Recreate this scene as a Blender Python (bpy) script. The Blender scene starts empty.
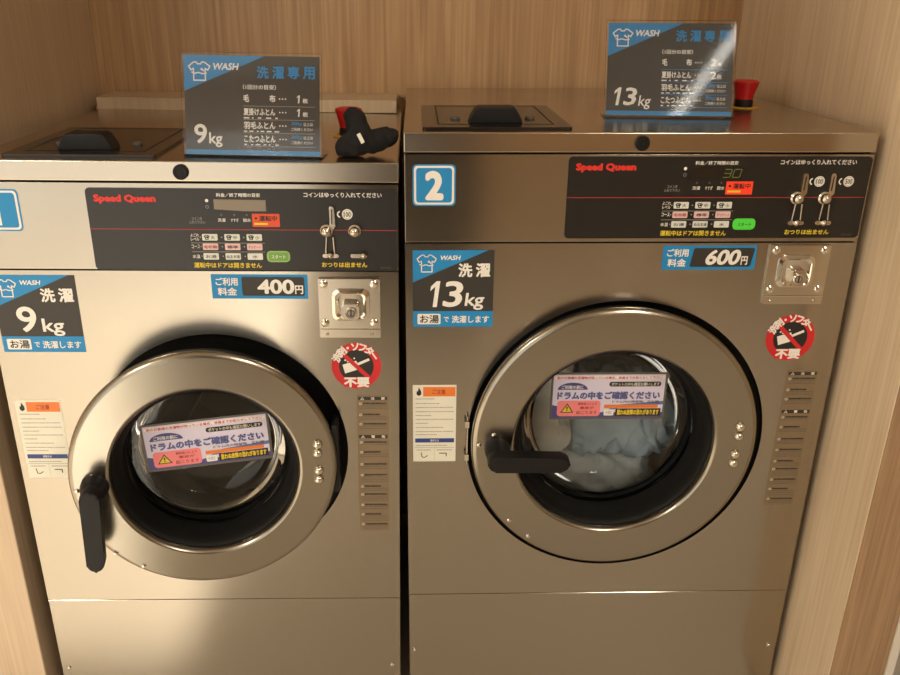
import bpy, bmesh, math, random
from mathutils import Vector, Matrix, noise
PI = math.pi
random.seed(7)
scene = bpy.context.scene
COL = scene.collection
DZ = 1.16                      # height of the big washer's top edge above the floor

# ------------------------------------------------------------------ camera, light, exposure
cam_d = bpy.data.cameras.new('camera'); cam = bpy.data.objects.new('camera', cam_d); COL.objects.link(cam)
def cam_axes(p, y, r):
    cp, sp, cy, sy, cr, sr = math.cos(p), math.sin(p), math.cos(y), math.sin(y), math.cos(r), math.sin(r)
    f = Vector((sy*cp, cy*cp, -sp)); rt = Vector((cy, -sy, 0)); up = rt.cross(f)
    return rt*cr + up*sr, -rt*sr + up*cr, f
_r, _u, _f = cam_axes(0.40974, 0.02641, 0.00919)
cam.matrix_world = Matrix(((_r.x, _u.x, -_f.x, 0.01817), (_r.y, _u.y, -_f.y, -1.35713),
                           (_r.z, _u.z, -_f.z, 0.18901+DZ), (0, 0, 0, 1)))
cam_d.sensor_width = 36; cam_d.lens = 863.98*36/900
cam_d.shift_x = 13.65/900; cam_d.shift_y = 35.46/900
cam_d.clip_start = 0.02
scene.camera = cam
scene.view_settings.view_transform = 'Standard'; scene.view_settings.look = 'None'
scene.view_settings.gamma = 1; scene.view_settings.use_curve_mapping = False
scene.view_settings.exposure = 0.0
w = bpy.data.worlds.new('daylight'); scene.world = w; w.use_nodes = True
w.node_tree.nodes['Background'].inputs[0].default_value = (1.0, .93, .82, 1)
w.node_tree.nodes['Background'].inputs[1].default_value = .5
def area(name, loc, target, sx, sy, power, color):
    l = bpy.data.lights.new(name, 'AREA'); l.shape = 'RECTANGLE'; l.size = sx; l.size_y = sy
    l.energy = power; l.color = color
    o = bpy.data.objects.new(name, l); COL.objects.link(o); o.location = loc
    o.rotation_euler = (Vector(target)-Vector(loc)).to_track_quat('-Z', 'Y').to_euler()
    return o
WARM = (1.0, .90, .76)
# daylight of an unseen window, added behind the camera on the left
area('added_window_light', (-1.79, -3.33, 1.12), (-1.79, 0, 1.12), 2.56, 2.1, 20, (1.0, .96, .87))
sun_d = bpy.data.lights.new('sun', 'SUN'); sun_d.energy = 14.5; sun_d.color = (1.0, .93, .80); sun_d.angle = math.radians(2)
sun = bpy.data.objects.new('sun', sun_d); COL.objects.link(sun)
sun.rotation_euler = Vector((.0, 1, -.66)).to_track_quat('-Z', 'Y').to_euler()
# two unseen ceiling panels, added to lift the room light
area('added_ceiling_light', (1.1, -2.1, 2.46), (1.1, -2.1, 0), .28, 1.1, 36, WARM)
area('added_ceiling_light', (-1.7, -2.1, 2.46), (-1.7, -2.1, 0), .28, 1.1, 42, WARM)

area('added_strip_light', (.765, -1.27, 2.47), (.765, -1.27, 0), .045, .62, .85, (1.0, .97, .88)).rotation_euler = (0, 0, math.radians(-21))  # unseen strip, added to reflect as a streak in the right sign

# ------------------------------------------------------------------ materials
def lin(c):
    return tuple(((v/255)/12.92 if v/255 <= .04045 else ((v/255+.055)/1.055)**2.4) for v in c)
def principled(name, rgb, rough=.5, metal=0, **kw):
    m = bpy.data.materials.new(name); m.use_nodes = True
    b = m.node_tree.nodes['Principled BSDF']
    b.inputs['Base Color'].default_value = (*lin(rgb), 1)
    b.inputs['Roughness'].default_value = rough; b.inputs['Metallic'].default_value = metal
    for k, v in kw.items(): b.inputs[k.replace('_', ' ')].default_value = v
    return m
def wood(name, dark, light, scale=1.0, axis='Z', off=0.0):
    m = principled(name, light, .42); nt = m.node_tree; N = nt.nodes; L = nt.links; b = N['Principled BSDF']
    tc = N.new('ShaderNodeTexCoord'); mp = N.new('ShaderNodeMapping')
    mp.inputs['Scale'].default_value = (11*scale, 11*scale, .7*scale); mp.inputs['Location'].default_value = (off, off*.7, off*.3)
    L.new(tc.outputs['Object'], mp.inputs[0])
    n1 = N.new('ShaderNodeTexNoise'); n1.inputs['Scale'].default_value = 1.0; n1.inputs['Detail'].default_value = 4
    L.new(mp.outputs[0], n1.inputs['Vector'])
    mp2 = N.new('ShaderNodeMapping'); mp2.inputs['Scale'].default_value = (150*scale, 150*scale, 3*scale)
    L.new(tc.outputs['Object'], mp2.inputs[0])
    n2 = N.new('ShaderNodeTexNoise'); n2.inputs['Scale'].default_value = 1.0; n2.inputs['Detail'].default_value = 3
    L.new(mp2.outputs[0], n2.inputs['Vector'])
    # cathedral rings: sine of the large noise
    mu = N.new('ShaderNodeMath'); mu.operation = 'MULTIPLY'; mu.inputs[1].default_value = 46
    L.new(n1.outputs[0], mu.inputs[0])
    sn = N.new('ShaderNodeMath'); sn.operation = 'SINE'; L.new(mu.outputs[0], sn.inputs[0])
    a = N.new('ShaderNodeMath'); a.operation = 'MULTIPLY_ADD'; a.inputs[1].default_value = .075; L.new(sn.outputs[0], a.inputs[0])
    L.new(n2.outputs[0], a.inputs[2])
    a2 = N.new('ShaderNodeMath'); a2.operation = 'MULTIPLY_ADD'; a2.inputs[1].default_value = .45; L.new(n1.outputs[0], a2.inputs[0]); L.new(a.outputs[0], a2.inputs[2])
    cr = N.new('ShaderNodeValToRGB'); cr.color_ramp.elements[0].position = .42; cr.color_ramp.elements[1].position = .98
    cr.color_ramp.elements[0].color = (*lin(dark), 1); cr.color_ramp.elements[1].color = (*lin(light), 1)
    L.new(a2.outputs[0], cr.inputs[0]); L.new(cr.outputs[0], b.inputs['Base Color'])
    return m
def steel(name, rgb, rough, aniso=0.0, bump=.0):
    m = principled(name, rgb, rough, 1.0); nt = m.node_tree; N = nt.nodes; L = nt.links; b = N['Principled BSDF']
    tc = N.new('ShaderNodeTexCoord'); mp = N.new('ShaderNodeMapping'); mp.inputs['Scale'].default_value = (5, 5, 900)
    L.new(tc.outputs['Object'], mp.inputs[0])
    n = N.new('ShaderNodeTexNoise'); n.inputs['Scale'].default_value = 1; n.inputs['Detail'].default_value = 2
    L.new(mp.outputs[0], n.inputs['Vector'])
    n2 = N.new('ShaderNodeTexNoise'); n2.inputs['Scale'].default_value = 5; n2.inputs['Detail'].default_value = 4
    L.new(tc.outputs['Object'], n2.inputs['Vector'])
    ad = N.new('ShaderNodeMath'); ad.operation = 'MULTIPLY_ADD'; ad.inputs[1].default_value = .05; L.new(n.outputs[0], ad.inputs[0])
    mm = N.new('ShaderNodeMath'); mm.operation = 'MULTIPLY_ADD'; mm.inputs[1].default_value = .10; mm.inputs[2].default_value = rough-.10
    L.new(n2.outputs[0], mm.inputs[0]); L.new(mm.outputs[0], ad.inputs[2]); L.new(ad.outputs[0], b.inputs['Roughness'])
    if aniso:
        b.inputs['Anisotropic'].default_value = aniso; b.inputs['Anisotropic Rotation'].default_value = .25
        t = N.new('ShaderNodeTangent'); t.direction_type = 'UV_MAP'; t.uv_map = 'UVMap'; L.new(t.outputs[0], b.inputs['Tangent'])
    return m
def clear(name, tint, ior=1.45, rough=0.0, boost=1.0):
    m = bpy.data.materials.new(name); m.use_nodes = True; nt = m.node_tree; N = nt.nodes; L = nt.links
    N.remove(N['Principled BSDF']); out = N['Material Output']
    t = N.new('ShaderNodeBsdfTransparent'); t.inputs[0].default_value = (*tint, 1)
    g = N.new('ShaderNodeBsdfGlossy'); g.inputs['Roughness'].default_value = rough
    f = N.new('ShaderNodeFresnel'); f.inputs[0].default_value = ior
    x = N.new('ShaderNodeMixShader'); L.new(f.outputs[0], x.inputs[0]); L.new(t.outputs[0], x.inputs[1]); L.new(g.outputs[0], x.inputs[2])
    L.new(x.outputs[0], out.inputs[0])
    return m
def cloth(name, rgb, rgb2):
    m = principled(name, rgb, .95); nt = m.node_tree; N = nt.nodes; L = nt.links; b = N['Principled BSDF']
    n = N.new('ShaderNodeTexNoise'); n.inputs['Scale'].default_value = 14; n.inputs['Detail'].default_value = 5
    tc = N.new('ShaderNodeTexCoord'); L.new(tc.outputs['Object'], n.inputs['Vector'])
    cr = N.new('ShaderNodeValToRGB'); cr.color_ramp.elements[0].color = (*lin(rgb2), 1); cr.color_ramp.elements[1].color = (*lin(rgb), 1)
    cr.color_ramp.elements[0].position = .35; cr.color_ramp.elements[1].position = .65
    L.new(n.outputs[0], cr.inputs[0]); L.new(cr.outputs[0], b.inputs['Base Color'])
    n3 = N.new('ShaderNodeTexNoise'); n3.inputs['Scale'].default_value = 500; L.new(tc.outputs['Object'], n3.inputs['Vector'])
    bp = N.new('ShaderNodeBump'); bp.inputs['Strength'].default_value = .3; bp.inputs['Distance'].default_value = .002
    L.new(n3.outputs[0], bp.inputs['Height']); L.new(bp.outputs[0], b.inputs['Normal'])
    return m
def emis(name, rgb, glow, s):
    return principled(name, rgb, .4, 0, Emission_Color=(*lin(glow), 1), Emission_Strength=s)
M = dict(
    oak=wood('oak_laminate', (164, 128, 90), (200, 165, 124)),
    oak2=wood('oak_laminate_light', (182, 158, 132), (200, 178, 150), 1.0, off=3.1),
    oak3=wood('oak_laminate_edge', (210, 186, 156), (232, 212, 184), 1.3, off=7.7),
    oak4=wood('oak_front_board', (136, 108, 80), (172, 140, 106), 1.3, off=9.3),
    ledge=wood('pale_ledge', (188, 166, 138), (204, 184, 156), 1.0, off=5.0),
    steel=steel('brushed_stainless', (168, 161, 149), .22, .85),
    steel_top=steel('stainless_top', (186, 176, 160), .24),
    door=steel('door_ring_steel', (154, 148, 136), .26),
    chrome=principled('chrome', (215, 210, 200), .14, 1),
    satin=principled('satin_nickel', (200, 192, 178), .26, 1),
    rubber=principled('black_rubber', (13, 13, 12), .6, Specular_IOR_Level=.25),
    plastic=principled('black_plastic', (17, 17, 17), .5, Specular_IOR_Level=.3),
    lid=principled('dark_lid', (36, 29, 25), .22),
    groove=principled('groove_black', (12, 11, 10), .5),
    drum=principled('drum_steel', (134, 128, 116), .38, 1.0),
    dark2=principled('dark_block_charcoal', (58, 50, 44), .6),
    dark=principled('dark_inside', (18, 17, 16), .8),
    panel=principled('panel_black', (27, 25, 23), .35),
    white=principled('print_white', (232, 228, 220), .5),
    cream=principled('print_cream', (225, 222, 205), .5),
    black=principled('print_black', (28, 26, 25), .5),
    char=principled('print_charcoal', (48, 44, 40), .5),
    grey=principled('print_grey', (150, 146, 140), .5),
    midg=principled('print_mid_grey', (96, 90, 84), .5),
    blue=principled('print_blue', (20, 132, 192), .5),
    navy=principled('print_navy', (38, 62, 128), .5),
    red=principled('print_red', (200, 30, 36), .5),
    logo=principled('print_logo_red', (214, 46, 34), .5),
    rline=principled('print_dark_red', (150, 46, 44), .5),
    orange=principled('print_orange', (226, 122, 50), .5),
    yellow=principled('print_yellow', (222, 196, 50), .5),
    pink=principled('print_pink', (236, 132, 132), .5),
    lav=principled('print_lavender', (214, 206, 226), .5),
    indigo=principled('print_indigo', (74, 72, 128), .5),
    blu2=principled('print_slate_blue', (98, 112, 160), .5),
    tan=principled('caution_label', (134, 116, 90), .5, .3),
    tank=principled('caution_print', (52, 46, 40), .5),
    key_w=principled('key_white', (214, 216, 206), .4),
    key_p=principled('key_pink', (222, 186, 182), .4),
    key_g=emis('key_green', (70, 160, 50), (70, 230, 60), .35),
    key_gd=principled('key_green_rim', (150, 186, 110), .4),
    key_gu=principled('key_green_unlit', (112, 160, 70), .4),
    lamp_r=emis('lamp_red', (226, 60, 36), (255, 60, 30), .25),
    lamp_ru=principled('lamp_red_unlit', (214, 76, 40), .4),
    digit=emis('digit_green', (84, 92, 48), (120, 150, 60), .06),
    lcd=principled('blank_display', (132, 122, 108), .5),
    lcd2=principled('dark_display', (34, 28, 22), .25),
    estop=principled('stop_red', (196, 22, 28), .38),
    eyel=principled('stop_yellow', (206, 160, 50), .45),
    acry=clear('acrylic', (.985, .985, .985), 1.45, .06),
    glass=clear('door_glass', (.97, .98, .97), 1.45),
    towel_w=cloth('white_towel', (246, 244, 238), (226, 224, 216)),
    towel_b=cloth('blue_towel', (200, 222, 236), (164, 192, 212)),
    sheet=cloth('pale_sheet', (236, 240, 240), (214, 222, 224)),
    blackcloth=cloth('black_cloth', (30, 28, 28), (20, 19, 19)),
    floor=principled('floor_vinyl', (206, 196, 180), .5),
    wallp=principled('room_wall', (200, 190, 172), .8),
    walld=wood('room_wood', (120, 88, 56), (150, 112, 74), 1.0, off=11),
    ceil=principled('ceiling_white', (222, 212, 194), .85),
    frame=principled('window_frame', (120, 110, 98), .4, .8),
    pale=principled('corner_white', (214, 208, 196), .5),
    bay=principled('bay_grey', (110, 108, 104), .5),
)

# ------------------------------------------------------------------ mesh helpers
def link(name, bm, mats, parent=None, smooth=True, mat4=None, ang=35):
    me = bpy.data.meshes.new(name)
    bmesh.ops.recalc_face_normals(bm, faces=bm.faces) if smooth != 'keep' else None
    uv = bm.loops.layers.uv.new('UVMap')
    for f in bm.faces:
        for l in f.loops:
            c = l.vert.co; l[uv].uv = (c.x + c.y*.37, c.z + c.y*.21)
    bm.to_mesh(me); bm.free()
    for m in (mats if isinstance(mats, (list, tuple)) else [mats]): me.materials.append(m)
    if smooth:
        for p in me.polygons: p.use_smooth = True
        me.set_sharp_from_angle(angle=math.radians(ang))
    o = bpy.data.objects.new(name, me); COL.objects.link(o)
    if smooth is True:
        wn = o.modifiers.new('normals', 'WEIGHTED_NORMAL'); wn.keep_sharp = True; wn.weight = 100
    if parent: o.parent = parent
    if mat4 is not None: o.matrix_local = mat4
    return o
def empty(name, loc=(0, 0, 0), rot=(0, 0, 0), parent=None):
    o = bpy.data.objects.new(name, None); COL.objects.link(o); o.location = loc; o.rotation_euler = rot
    o.empty_display_size = .05
    if parent: o.parent = parent
    return o
def tag(o, label, cat, group=None):
    o['label'] = label; o['category'] = cat
    if group: o['group'] = group
    return o
def structure(o, label=None):
    o['kind'] = 'structure'
    return o
def box(bm, x0, x1, y0, y1, z0, z1, bev=0.0, seg=2, mi=0):
    vs = [bm.verts.new(p) for p in ((x0,y0,z0),(x1,y0,z0),(x1,y1,z0),(x0,y1,z0),(x0,y0,z1),(x1,y0,z1),(x1,y1,z1),(x0,y1,z1))]
    fs = [bm.faces.new([vs[i] for i in q]) for q in ((0,3,2,1),(4,5,6,7),(0,1,5,4),(1,2,6,5),(2,3,7,6),(3,0,4,7))]
    if bev:
        es = {e for f in fs for e in f.edges}
        r = bmesh.ops.bevel(bm, geom=list(es), offset=bev, segments=seg, affect='EDGES', profile=.6)
        fs = list({f for f in fs if f.is_valid} | set(r['faces']))
    for f in fs: f.material_index = mi
    return fs
def boxbm(*a, **k):
    bm = bmesh.new(); box(bm, *a, **k); return bm
def lathe(bm, prof, n=72, axis='Y', c=(0, 0, 0), mi=0, closed=False):
    # prof: (radius, distance along axis)
    rings = []
    for r, d in prof:
        if r < 1e-6:
            p = {'Y': (c[0], c[1]+d, c[2]), 'Z': (c[0], c[1], c[2]+d), 'X': (c[0]+d, c[1], c[2])}[axis]
            rings.append([bm.verts.new(p)]); continue
        ring = []
        for i in range(n):
            a = 2*PI*i/n; u, v = r*math.cos(a), r*math.sin(a)
            p = {'Y': (c[0]+u, c[1]+d, c[2]+v), 'Z': (c[0]+u, c[1]+v, c[2]+d), 'X': (c[0]+d, c[1]+u, c[2]+v)}[axis]
            ring.append(bm.verts.new(p))
        rings.append(ring)
    pairs = list(zip(rings, rings[1:])) + ([(rings[-1], rings[0])] if closed else [])
    for A, B in pairs:
        for i in range(n):
            j = (i+1) % n
            if len(A) == 1 and len(B) == 1: continue
            vs = [A[0], B[j], B[i]] if len(A) == 1 else [A[i], A[j], B[0]] if len(B) == 1 else [A[i], A[j], B[j], B[i]]
            f = bm.faces.new(vs); f.material_index = mi
def prism(bm, pts, y0, y1, bev=0, mi=0, plane='XZ'):
    # closed outline extruded
    def P(p, d): return (p[0], d, p[1]) if plane == 'XZ' else (p[0], p[1], d) if plane == 'XY' else (d, p[0], p[1])
    a = [bm.verts.new(P(p, y0)) for p in pts]; b = [bm.verts.new(P(p, y1)) for p in pts]
    fs = [bm.faces.new(a), bm.faces.new(b[::-1])]
    n = len(pts)
    for i in range(n): fs.append(bm.faces.new((a[i], b[i], b[(i+1) % n], a[(i+1) % n])))
    for f in fs: f.material_index = mi
    if bev:
        es = {e for f in fs[:2] for e in f.edges}
        bmesh.ops.bevel(bm, geom=list(es), offset=bev, segments=2, affect='EDGES', profile=.6)
def rrect(x0, x1, z0, z1, r, n=5):
    pts = []
    for cx, cz, a0 in ((x1-r, z0+r, -90), (x1-r, z1-r, 0), (x0+r, z1-r, 90), (x0+r, z0+r, 180)):
        for i in range(n+1):
            a = math.radians(a0+90*i/n); pts.append((cx+r*math.cos(a), cz+r*math.sin(a)))
    return pts
def tube(bm, pts, rad, n=10, mi=0, flat=1.0):
    pts = [Vector(p) for p in pts]; rings = []
    for i, p in enumerate(pts):
        t = (pts[min(i+1, len(pts)-1)]-pts[max(i-1, 0)]).normalized()
        s = t.cross(Vector((0, 1, 0)))
        if s.length < .1: s = t.cross(Vector((1, 0, 0)))
        s.normalize(); u = s.cross(t)
        r = rad[i] if isinstance(rad, (list, tuple)) else rad
        rings.append([bm.verts.new(p + s*(r*math.cos(2*PI*k/n)) + u*(r*flat*math.sin(2*PI*k/n))) for k in range(n)])
    for A, B in zip(rings, rings[1:]):
        for k in range(n):
            bm.faces.new((A[k], A[(k+1) % n], B[(k+1) % n], B[k])).material_index = mi
    bm.faces.new(rings[0][::-1]).material_index = mi; bm.faces.new(rings[-1]).material_index = mi

# ------------------------------------------------------------------ print (lettering and stickers)
_glyphs = {}
def glyph(s, bold=.02, res=2):
    key = (s, bold, res)
    if key not in _glyphs:
        c = bpy.data.curves.new('glyph', 'FONT'); c.body = s; c.size = 1; c.resolution_u = res
        o = bpy.data.objects.new('glyph', c); COL.objects.link(o)
        dg = bpy.context.evaluated_depsgraph_get()
        me = bpy.data.meshes.new_from_object(o.evaluated_get(dg), depsgraph=dg)
        vs = [(v.co.x, v.co.y, 0.0) for v in me.vertices]; fs = [tuple(p.vertices) for p in me.polygons]
        if bold > .004:            # heavier stroke: shifted copies of the same outline
            base_v, base_f, k = vs, fs, len(vs); vs, fs = [], []
            for i, (dx, dy) in enumerate(((-1, 0), (1, 0), (0, -1), (0, 1), (-.7, -.7), (.7, -.7), (-.7, .7), (.7, .7))):
                vs += [(x+dx*bold, y+dy*bold, i*1.6e-5) for x, y, _ in base_v]; fs += [tuple(j+k*i for j in f) for f in base_f]
        bpy.data.objects.remove(o); bpy.data.curves.remove(c); bpy.data.meshes.remove(me)
        _glyphs[key] = (vs, fs)
    return _glyphs[key]
STEP = .00022
ONE = [(.36, 0), (.64, 0), (.64, 1), (.40, 1), (.06, .80), (.06, .62), (.36, .79)]
class Print:
    # flat print on a front (facing -Y): coordinates in x and z
    def __init__(self, base=0.0):
        self.bm = bmesh.new(); self.mats = []; self.base = base
        self.box = (0, 0, 1, 1)
    def frame(self, x, z, w, h): self.box = (x, z, w, h); return self     # u right, v down in 0..1
    def pt(self, u, v): x, z, w, h = self.box; return (x+u*w, z-v*h)
    def mi(self, m):
        m = M[m]
        if m not in self.mats: self.mats.append(m)
        return self.mats.index(m)
    def face(self, pts, m, l=1):
        y = self.base - l*STEP
        vs = [self.bm.verts.new((p[0], y, p[1])) for p in pts]
        f = self.bm.faces.new(vs); f.normal_update()
        if f.normal.y > 0: f.normal_flip()
        f.material_index = self.mi(m)
    def poly(self, uv, m, l=1): self.face([self.pt(*p) for p in uv], m, l)
    def rect(self, u0, v0, u1, v1, m, l=1, r=0, sl=0):
        x0, z1 = self.pt(u0, v0); x1, z0 = self.pt(u1, v1)
        pts = rrect(x0, x1, z0, z1, r) if r else [(x0, z0), (x1, z0), (x1, z1), (x0, z1)]
        if sl: pts = [(p[0]+sl*(p[1]-(z0+z1)/2), p[1]) for p in pts]
        self.face(pts, m, l)
    def ring(self, cx, cz, r0, r1, m, l=1, n=48, a0=0, a1=360):
        for i in range(n):
            a, b = math.radians(a0+(a1-a0)*i/n), math.radians(a0+(a1-a0)*(i+1)/n)
            q = [(cx+r1*math.cos(a), cz+r1*math.sin(a)), (cx+r1*math.cos(b), cz+r1*math.sin(b))]
            q += [(cx+r0*math.cos(b), cz+r0*math.sin(b)), (cx+r0*math.cos(a), cz+r0*math.sin(a))] if r0 > 0 else [(cx, cz)]
            self.face(q, m, l)
    def line(self, pts, wd, m, l=1, uv=True):
        P = [Vector(self.pt(*p) if uv else p) for p in pts]
        for a, b in zip(P, P[1:]):
            d = (b-a).normalized(); n = Vector((-d.y, d.x))*wd/2; e = d*wd*.4
            self.face([a-e+n, a-e-n, b+e-n, b+e+n], m, l)
    def text(self, s, u0, v0, u1, v1, m, l=2, bold=.02, sh=0.0, res=2):
        vs, fs = glyph(s, bold, res)
        if not vs: return
        x0, z1 = self.pt(u0, v0); x1, z0 = self.pt(u1, v1)
        a, b = min(v[0]-0*v[1] for v in vs), max(v[0] for v in vs); c, d = min(v[1] for v in vs), max(v[1] for v in vs)
        y = self.base - l*STEP; k = self.mi(m); V = []
        for vx, vy, vd in vs:
            tx, tz = (vx-a)/max(b-a, 1e-6), (vy-c)/max(d-c, 1e-6)
            z = z0+tz*(z1-z0); V.append(self.bm.verts.new((x0+tx*(x1-x0)+sh*(z-(z0+z1)/2), y-vd, z)))
        for f in fs:
            q = self.bm.faces.new([V[i] for i in f]); q.normal_update()
            if q.normal.y > 0: q.normal_flip()
            q.material_index = k
    def one(self, u0, v0, u1, v1, m, l=2, sh=0.0):
        a, b = self.pt(u0, v1), self.pt(u1, v0); zc = (a[1]+b[1])/2
        P = [(a[0]+(b[0]-a[0])*q[0], a[1]+(b[1]-a[1])*q[1]) for q in ONE]
        P = [(x+sh*(z-zc), z) for x, z in P]
        self.face([P[0], P[1], P[2], P[6]], m, l); self.face([P[2], P[3], P[6]], m, l); self.face([P[3], P[4], P[5], P[6]], m, l)
    def arc(self, s, cx, cz, r, a0, a1, size, m, l=3, bold=.04):
        # characters along a circle, a0..a1 in degrees clockwise from the left
        for i, ch in enumerate(s):
            a = math.radians(a0+(a1-a0)*(i+.5)/len(s)); vs, fs = glyph(ch, bold)
            if not vs: continue
            mx = (min(v[0] for v in vs)+max(v[0] for v in vs))/2
            t = a-PI/2; y = self.base-l*STEP; V = []
            for vx, vy, vd in vs:
                px, pz = (vx-mx)*size, (vy-.38)*size
                V.append(self.bm.verts.new((cx+r*math.cos(a)+px*math.cos(t)-pz*math.sin(t), y-vd, cz+r*math.sin(a)+px*math.sin(t)+pz*math.cos(t))))
            k = self.mi(m)
            for f in fs:
                q = self.bm.faces.new([V[j] for j in f]); q.normal_update()
                if q.normal.y > 0: q.normal_flip()
                q.material_index = k
    def dashes(self, u0, u1, v, h, m, l=2, seed=0, fill=.8):
        rnd = random.Random(seed); u = u0; W = self.box[2]
        while u < u1-.01:
            L = rnd.uniform(.012, .05); e = min(u+L, u1)
            self.rect(u, v-h/2*rnd.uniform(.7, 1), e, v+h/2*rnd.uniform(.7, 1), m, l)
            u = e + (1-fill)*.06*rnd.uniform(.5, 1.6)
    def done(self, name, parent=None):
        return link(name, self.bm, self.mats, parent, smooth='keep')
def shirt(p, u0, v0, u1, v1, wd, m='white', l=2):
    o = [(.36,.02),(.24,.04),(.02,.24),(.12,.44),(.24,.36),(.24,.98),(.78,.98),(.78,.36),(.90,.44),(1.0,.24),(.76,.04),(.64,.02),(.57,.12),(.43,.12),(.36,.02)]
    f = lambda q: (u0+(u1-u0)*q[0], v0+(v1-v0)*q[1])
    p.line([f(q) for q in o], wd, m, l)
    p.line([f(q) for q in ((.16,.56),(.30,.62),(.46,.57),(.64,.63),(.82,.60))], wd, m, l)
    x, z = p.pt(*f((.62,.40))); p.ring(x, z, 0, wd*1.0, m, l, 8)
    x, z = p.pt(*f((.70,.47))); p.ring(x, z, 0, wd*.7, m, l, 8)

def sticker(name, parent, x0, x1, z0, z1, m, r=0.0, th=.0004):
    bm = bmesh.new()
    prism(bm, rrect(x0, x1, z0, z1, r) if r else [(x0, z0), (x1, z0), (x1, z1), (x0, z1)], -th, -.0001)
    return link(name, bm, M[m], parent)

# ------------------------------------------------------------------ setting
BX0, BX1, BY = -.705, .757, .742
structure(link('floor', boxbm(-3.2, 3.2, -3.5, .9, -.1, 0), M['floor'], smooth=False))
structure(link('ceiling', boxbm(-3.2, 3.2, -3.5, .9, 2.5, 2.6), M['ceil'], smooth=False))
structure(link('wall_back', boxbm(BX0-.3, BX1+.3, BY, BY+.1, 0, 2.5), M['oak'], smooth=False))
structure(link('wall_left', boxbm(-3.2, BX0, -.026, BY, 0, 2.5, .0015, 1), M['oak2'], smooth=False))
structure(link('wall_right', boxbm(BX1, BX1+.097, -.17, BY, 0, 2.5, .0015, 1), M['oak3'], smooth=False))
structure(link('trim_5', boxbm(BX1+.0006, BX1+.097, -.1745, -.1702, 0, 2.5, .001, 1), M['oak4'], smooth=False))
structure(link('trim_1', boxbm(BX1+.0972, BX1+.112, -.178, BY, 0, 2.5, .001, 1), M['pale'], smooth=False))
structure(link('wall_bay', boxbm(BX1+.1125, 3.2, .25, .35, 0, 2.5), M['bay'], smooth=False))
bm = bmesh.new(); prism(bm, [(-.6405, .622), (-.672, .612), (-.672, .735), (-.022, .735), (-.022, .580)], 1.119, 1.1455, .002, plane='XY')
structure(link('trim_2', bm, M['ledge'], smooth=False))
bm = bmesh.new()          # ledge carried down to the floor
structure(link('trim_3', boxbm(-.70, -.02, .68, .738, 0, 1.118), M['oak'], smooth=False))
# the rest of the room, behind the camera
structure(link('wall_room_left', boxbm(-3.3, -3.2, -3.5, .9, 0, 2.5), M['wallp'], smooth=False))
structure(link('wall_room_right', boxbm(3.2, 3.3, -3.5, .9, 0, 2.5), M['wallp'], smooth=False))
bm = bmesh.new()
WX0, WX1, WZ0, WZ1 = -3.15, -.44, .04, 2.2
box(bm, -3.2, WX0, -3.5, -3.4, 0, 2.5); box(bm, WX1, 3.2, -3.5, -3.4, 0, 2.5)
box(bm, WX0, WX1, -3.5, -3.4, 0, WZ0); box(bm, WX0, WX1, -3.5, -3.4, WZ1, 2.5)
structure(link('wall_rear', bm, M['oak'], smooth=False))
structure(link('added_dark_block', boxbm(-.28, .30, -2.7, -2.35, 0, 2.5), M['dark2'], smooth=False))  # unseen dark block, added to darken the middle of the steel reflections
bm = bmesh.new()
for x in (WX0, (WX0+WX1)/2-.03, WX1-.06): box(bm, x, x+.06, -3.48, -3.42, WZ0, WZ1)
for z in (WZ0, WZ1-.06): box(bm, WX0, WX1, -3.479, -3.421, z, z+.06)
wf = structure(link('added_window', bm, M['frame'], smooth=False))  # unseen window, added for its bright reflection in the left washer
pane = link('pane', boxbm(WX0+.06, WX1-.06, -3.452, -3.448, WZ0+.06, WZ1-.06), M['acry'], wf, smooth=False)

# ------------------------------------------------------------------ washer pieces
PW, PH = .477, .1295     # control panel overlay
def dome(bm, x, y, z, r, mi=0, n=16):
    lathe(bm, [(r, 0), (r, -r*.25), (r*.85, -r*.6), (r*.5, -r*.85), (0, -r*.95)], n, 'Y', (x, y, z), mi)
def screw(name, parent, x, y, z, r, mat='chrome'):
    bm = bmesh.new(); dome(bm, x, y, z, r)
    return link(name, bm, M[mat], parent)
def holed(bm, x0, x1, z0, z1, cx, cz, r, y, depth, n=96):
    cs = sorted(set([2*PI*i/n for i in range(n)] + [math.atan2(z-cz, x-cx) % (2*PI) for x in (x0, x1) for z in (z0, z1)]))
    I, O, B, J = [], [], [], []
    for a in cs:
        c, s = math.cos(a), math.sin(a)
        t = min(((x1-cx)/c if c > 1e-9 else (x0-cx)/c if c < -1e-9 else 9e9), ((z1-cz)/s if s > 1e-9 else (z0-cz)/s if s < -1e-9 else 9e9))
        I.append(bm.verts.new((cx+r*c, y, cz+r*s))); O.append(bm.verts.new((cx+t*c, y, cz+t*s)))
        B.append(bm.verts.new((cx+r*c, y+depth, cz+r*s))); J.append(bm.verts.new((cx+t*c, y+depth, cz+t*s)))
    k = len(cs)
    for i in range(k):
        j = (i+1) % k
        bm.faces.new((O[i], O[j], I[j], I[i])); bm.faces.new((I[i], I[j], B[j], B[i])); bm.faces.new((O[j], O[i], J[i], J[j]))
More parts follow.
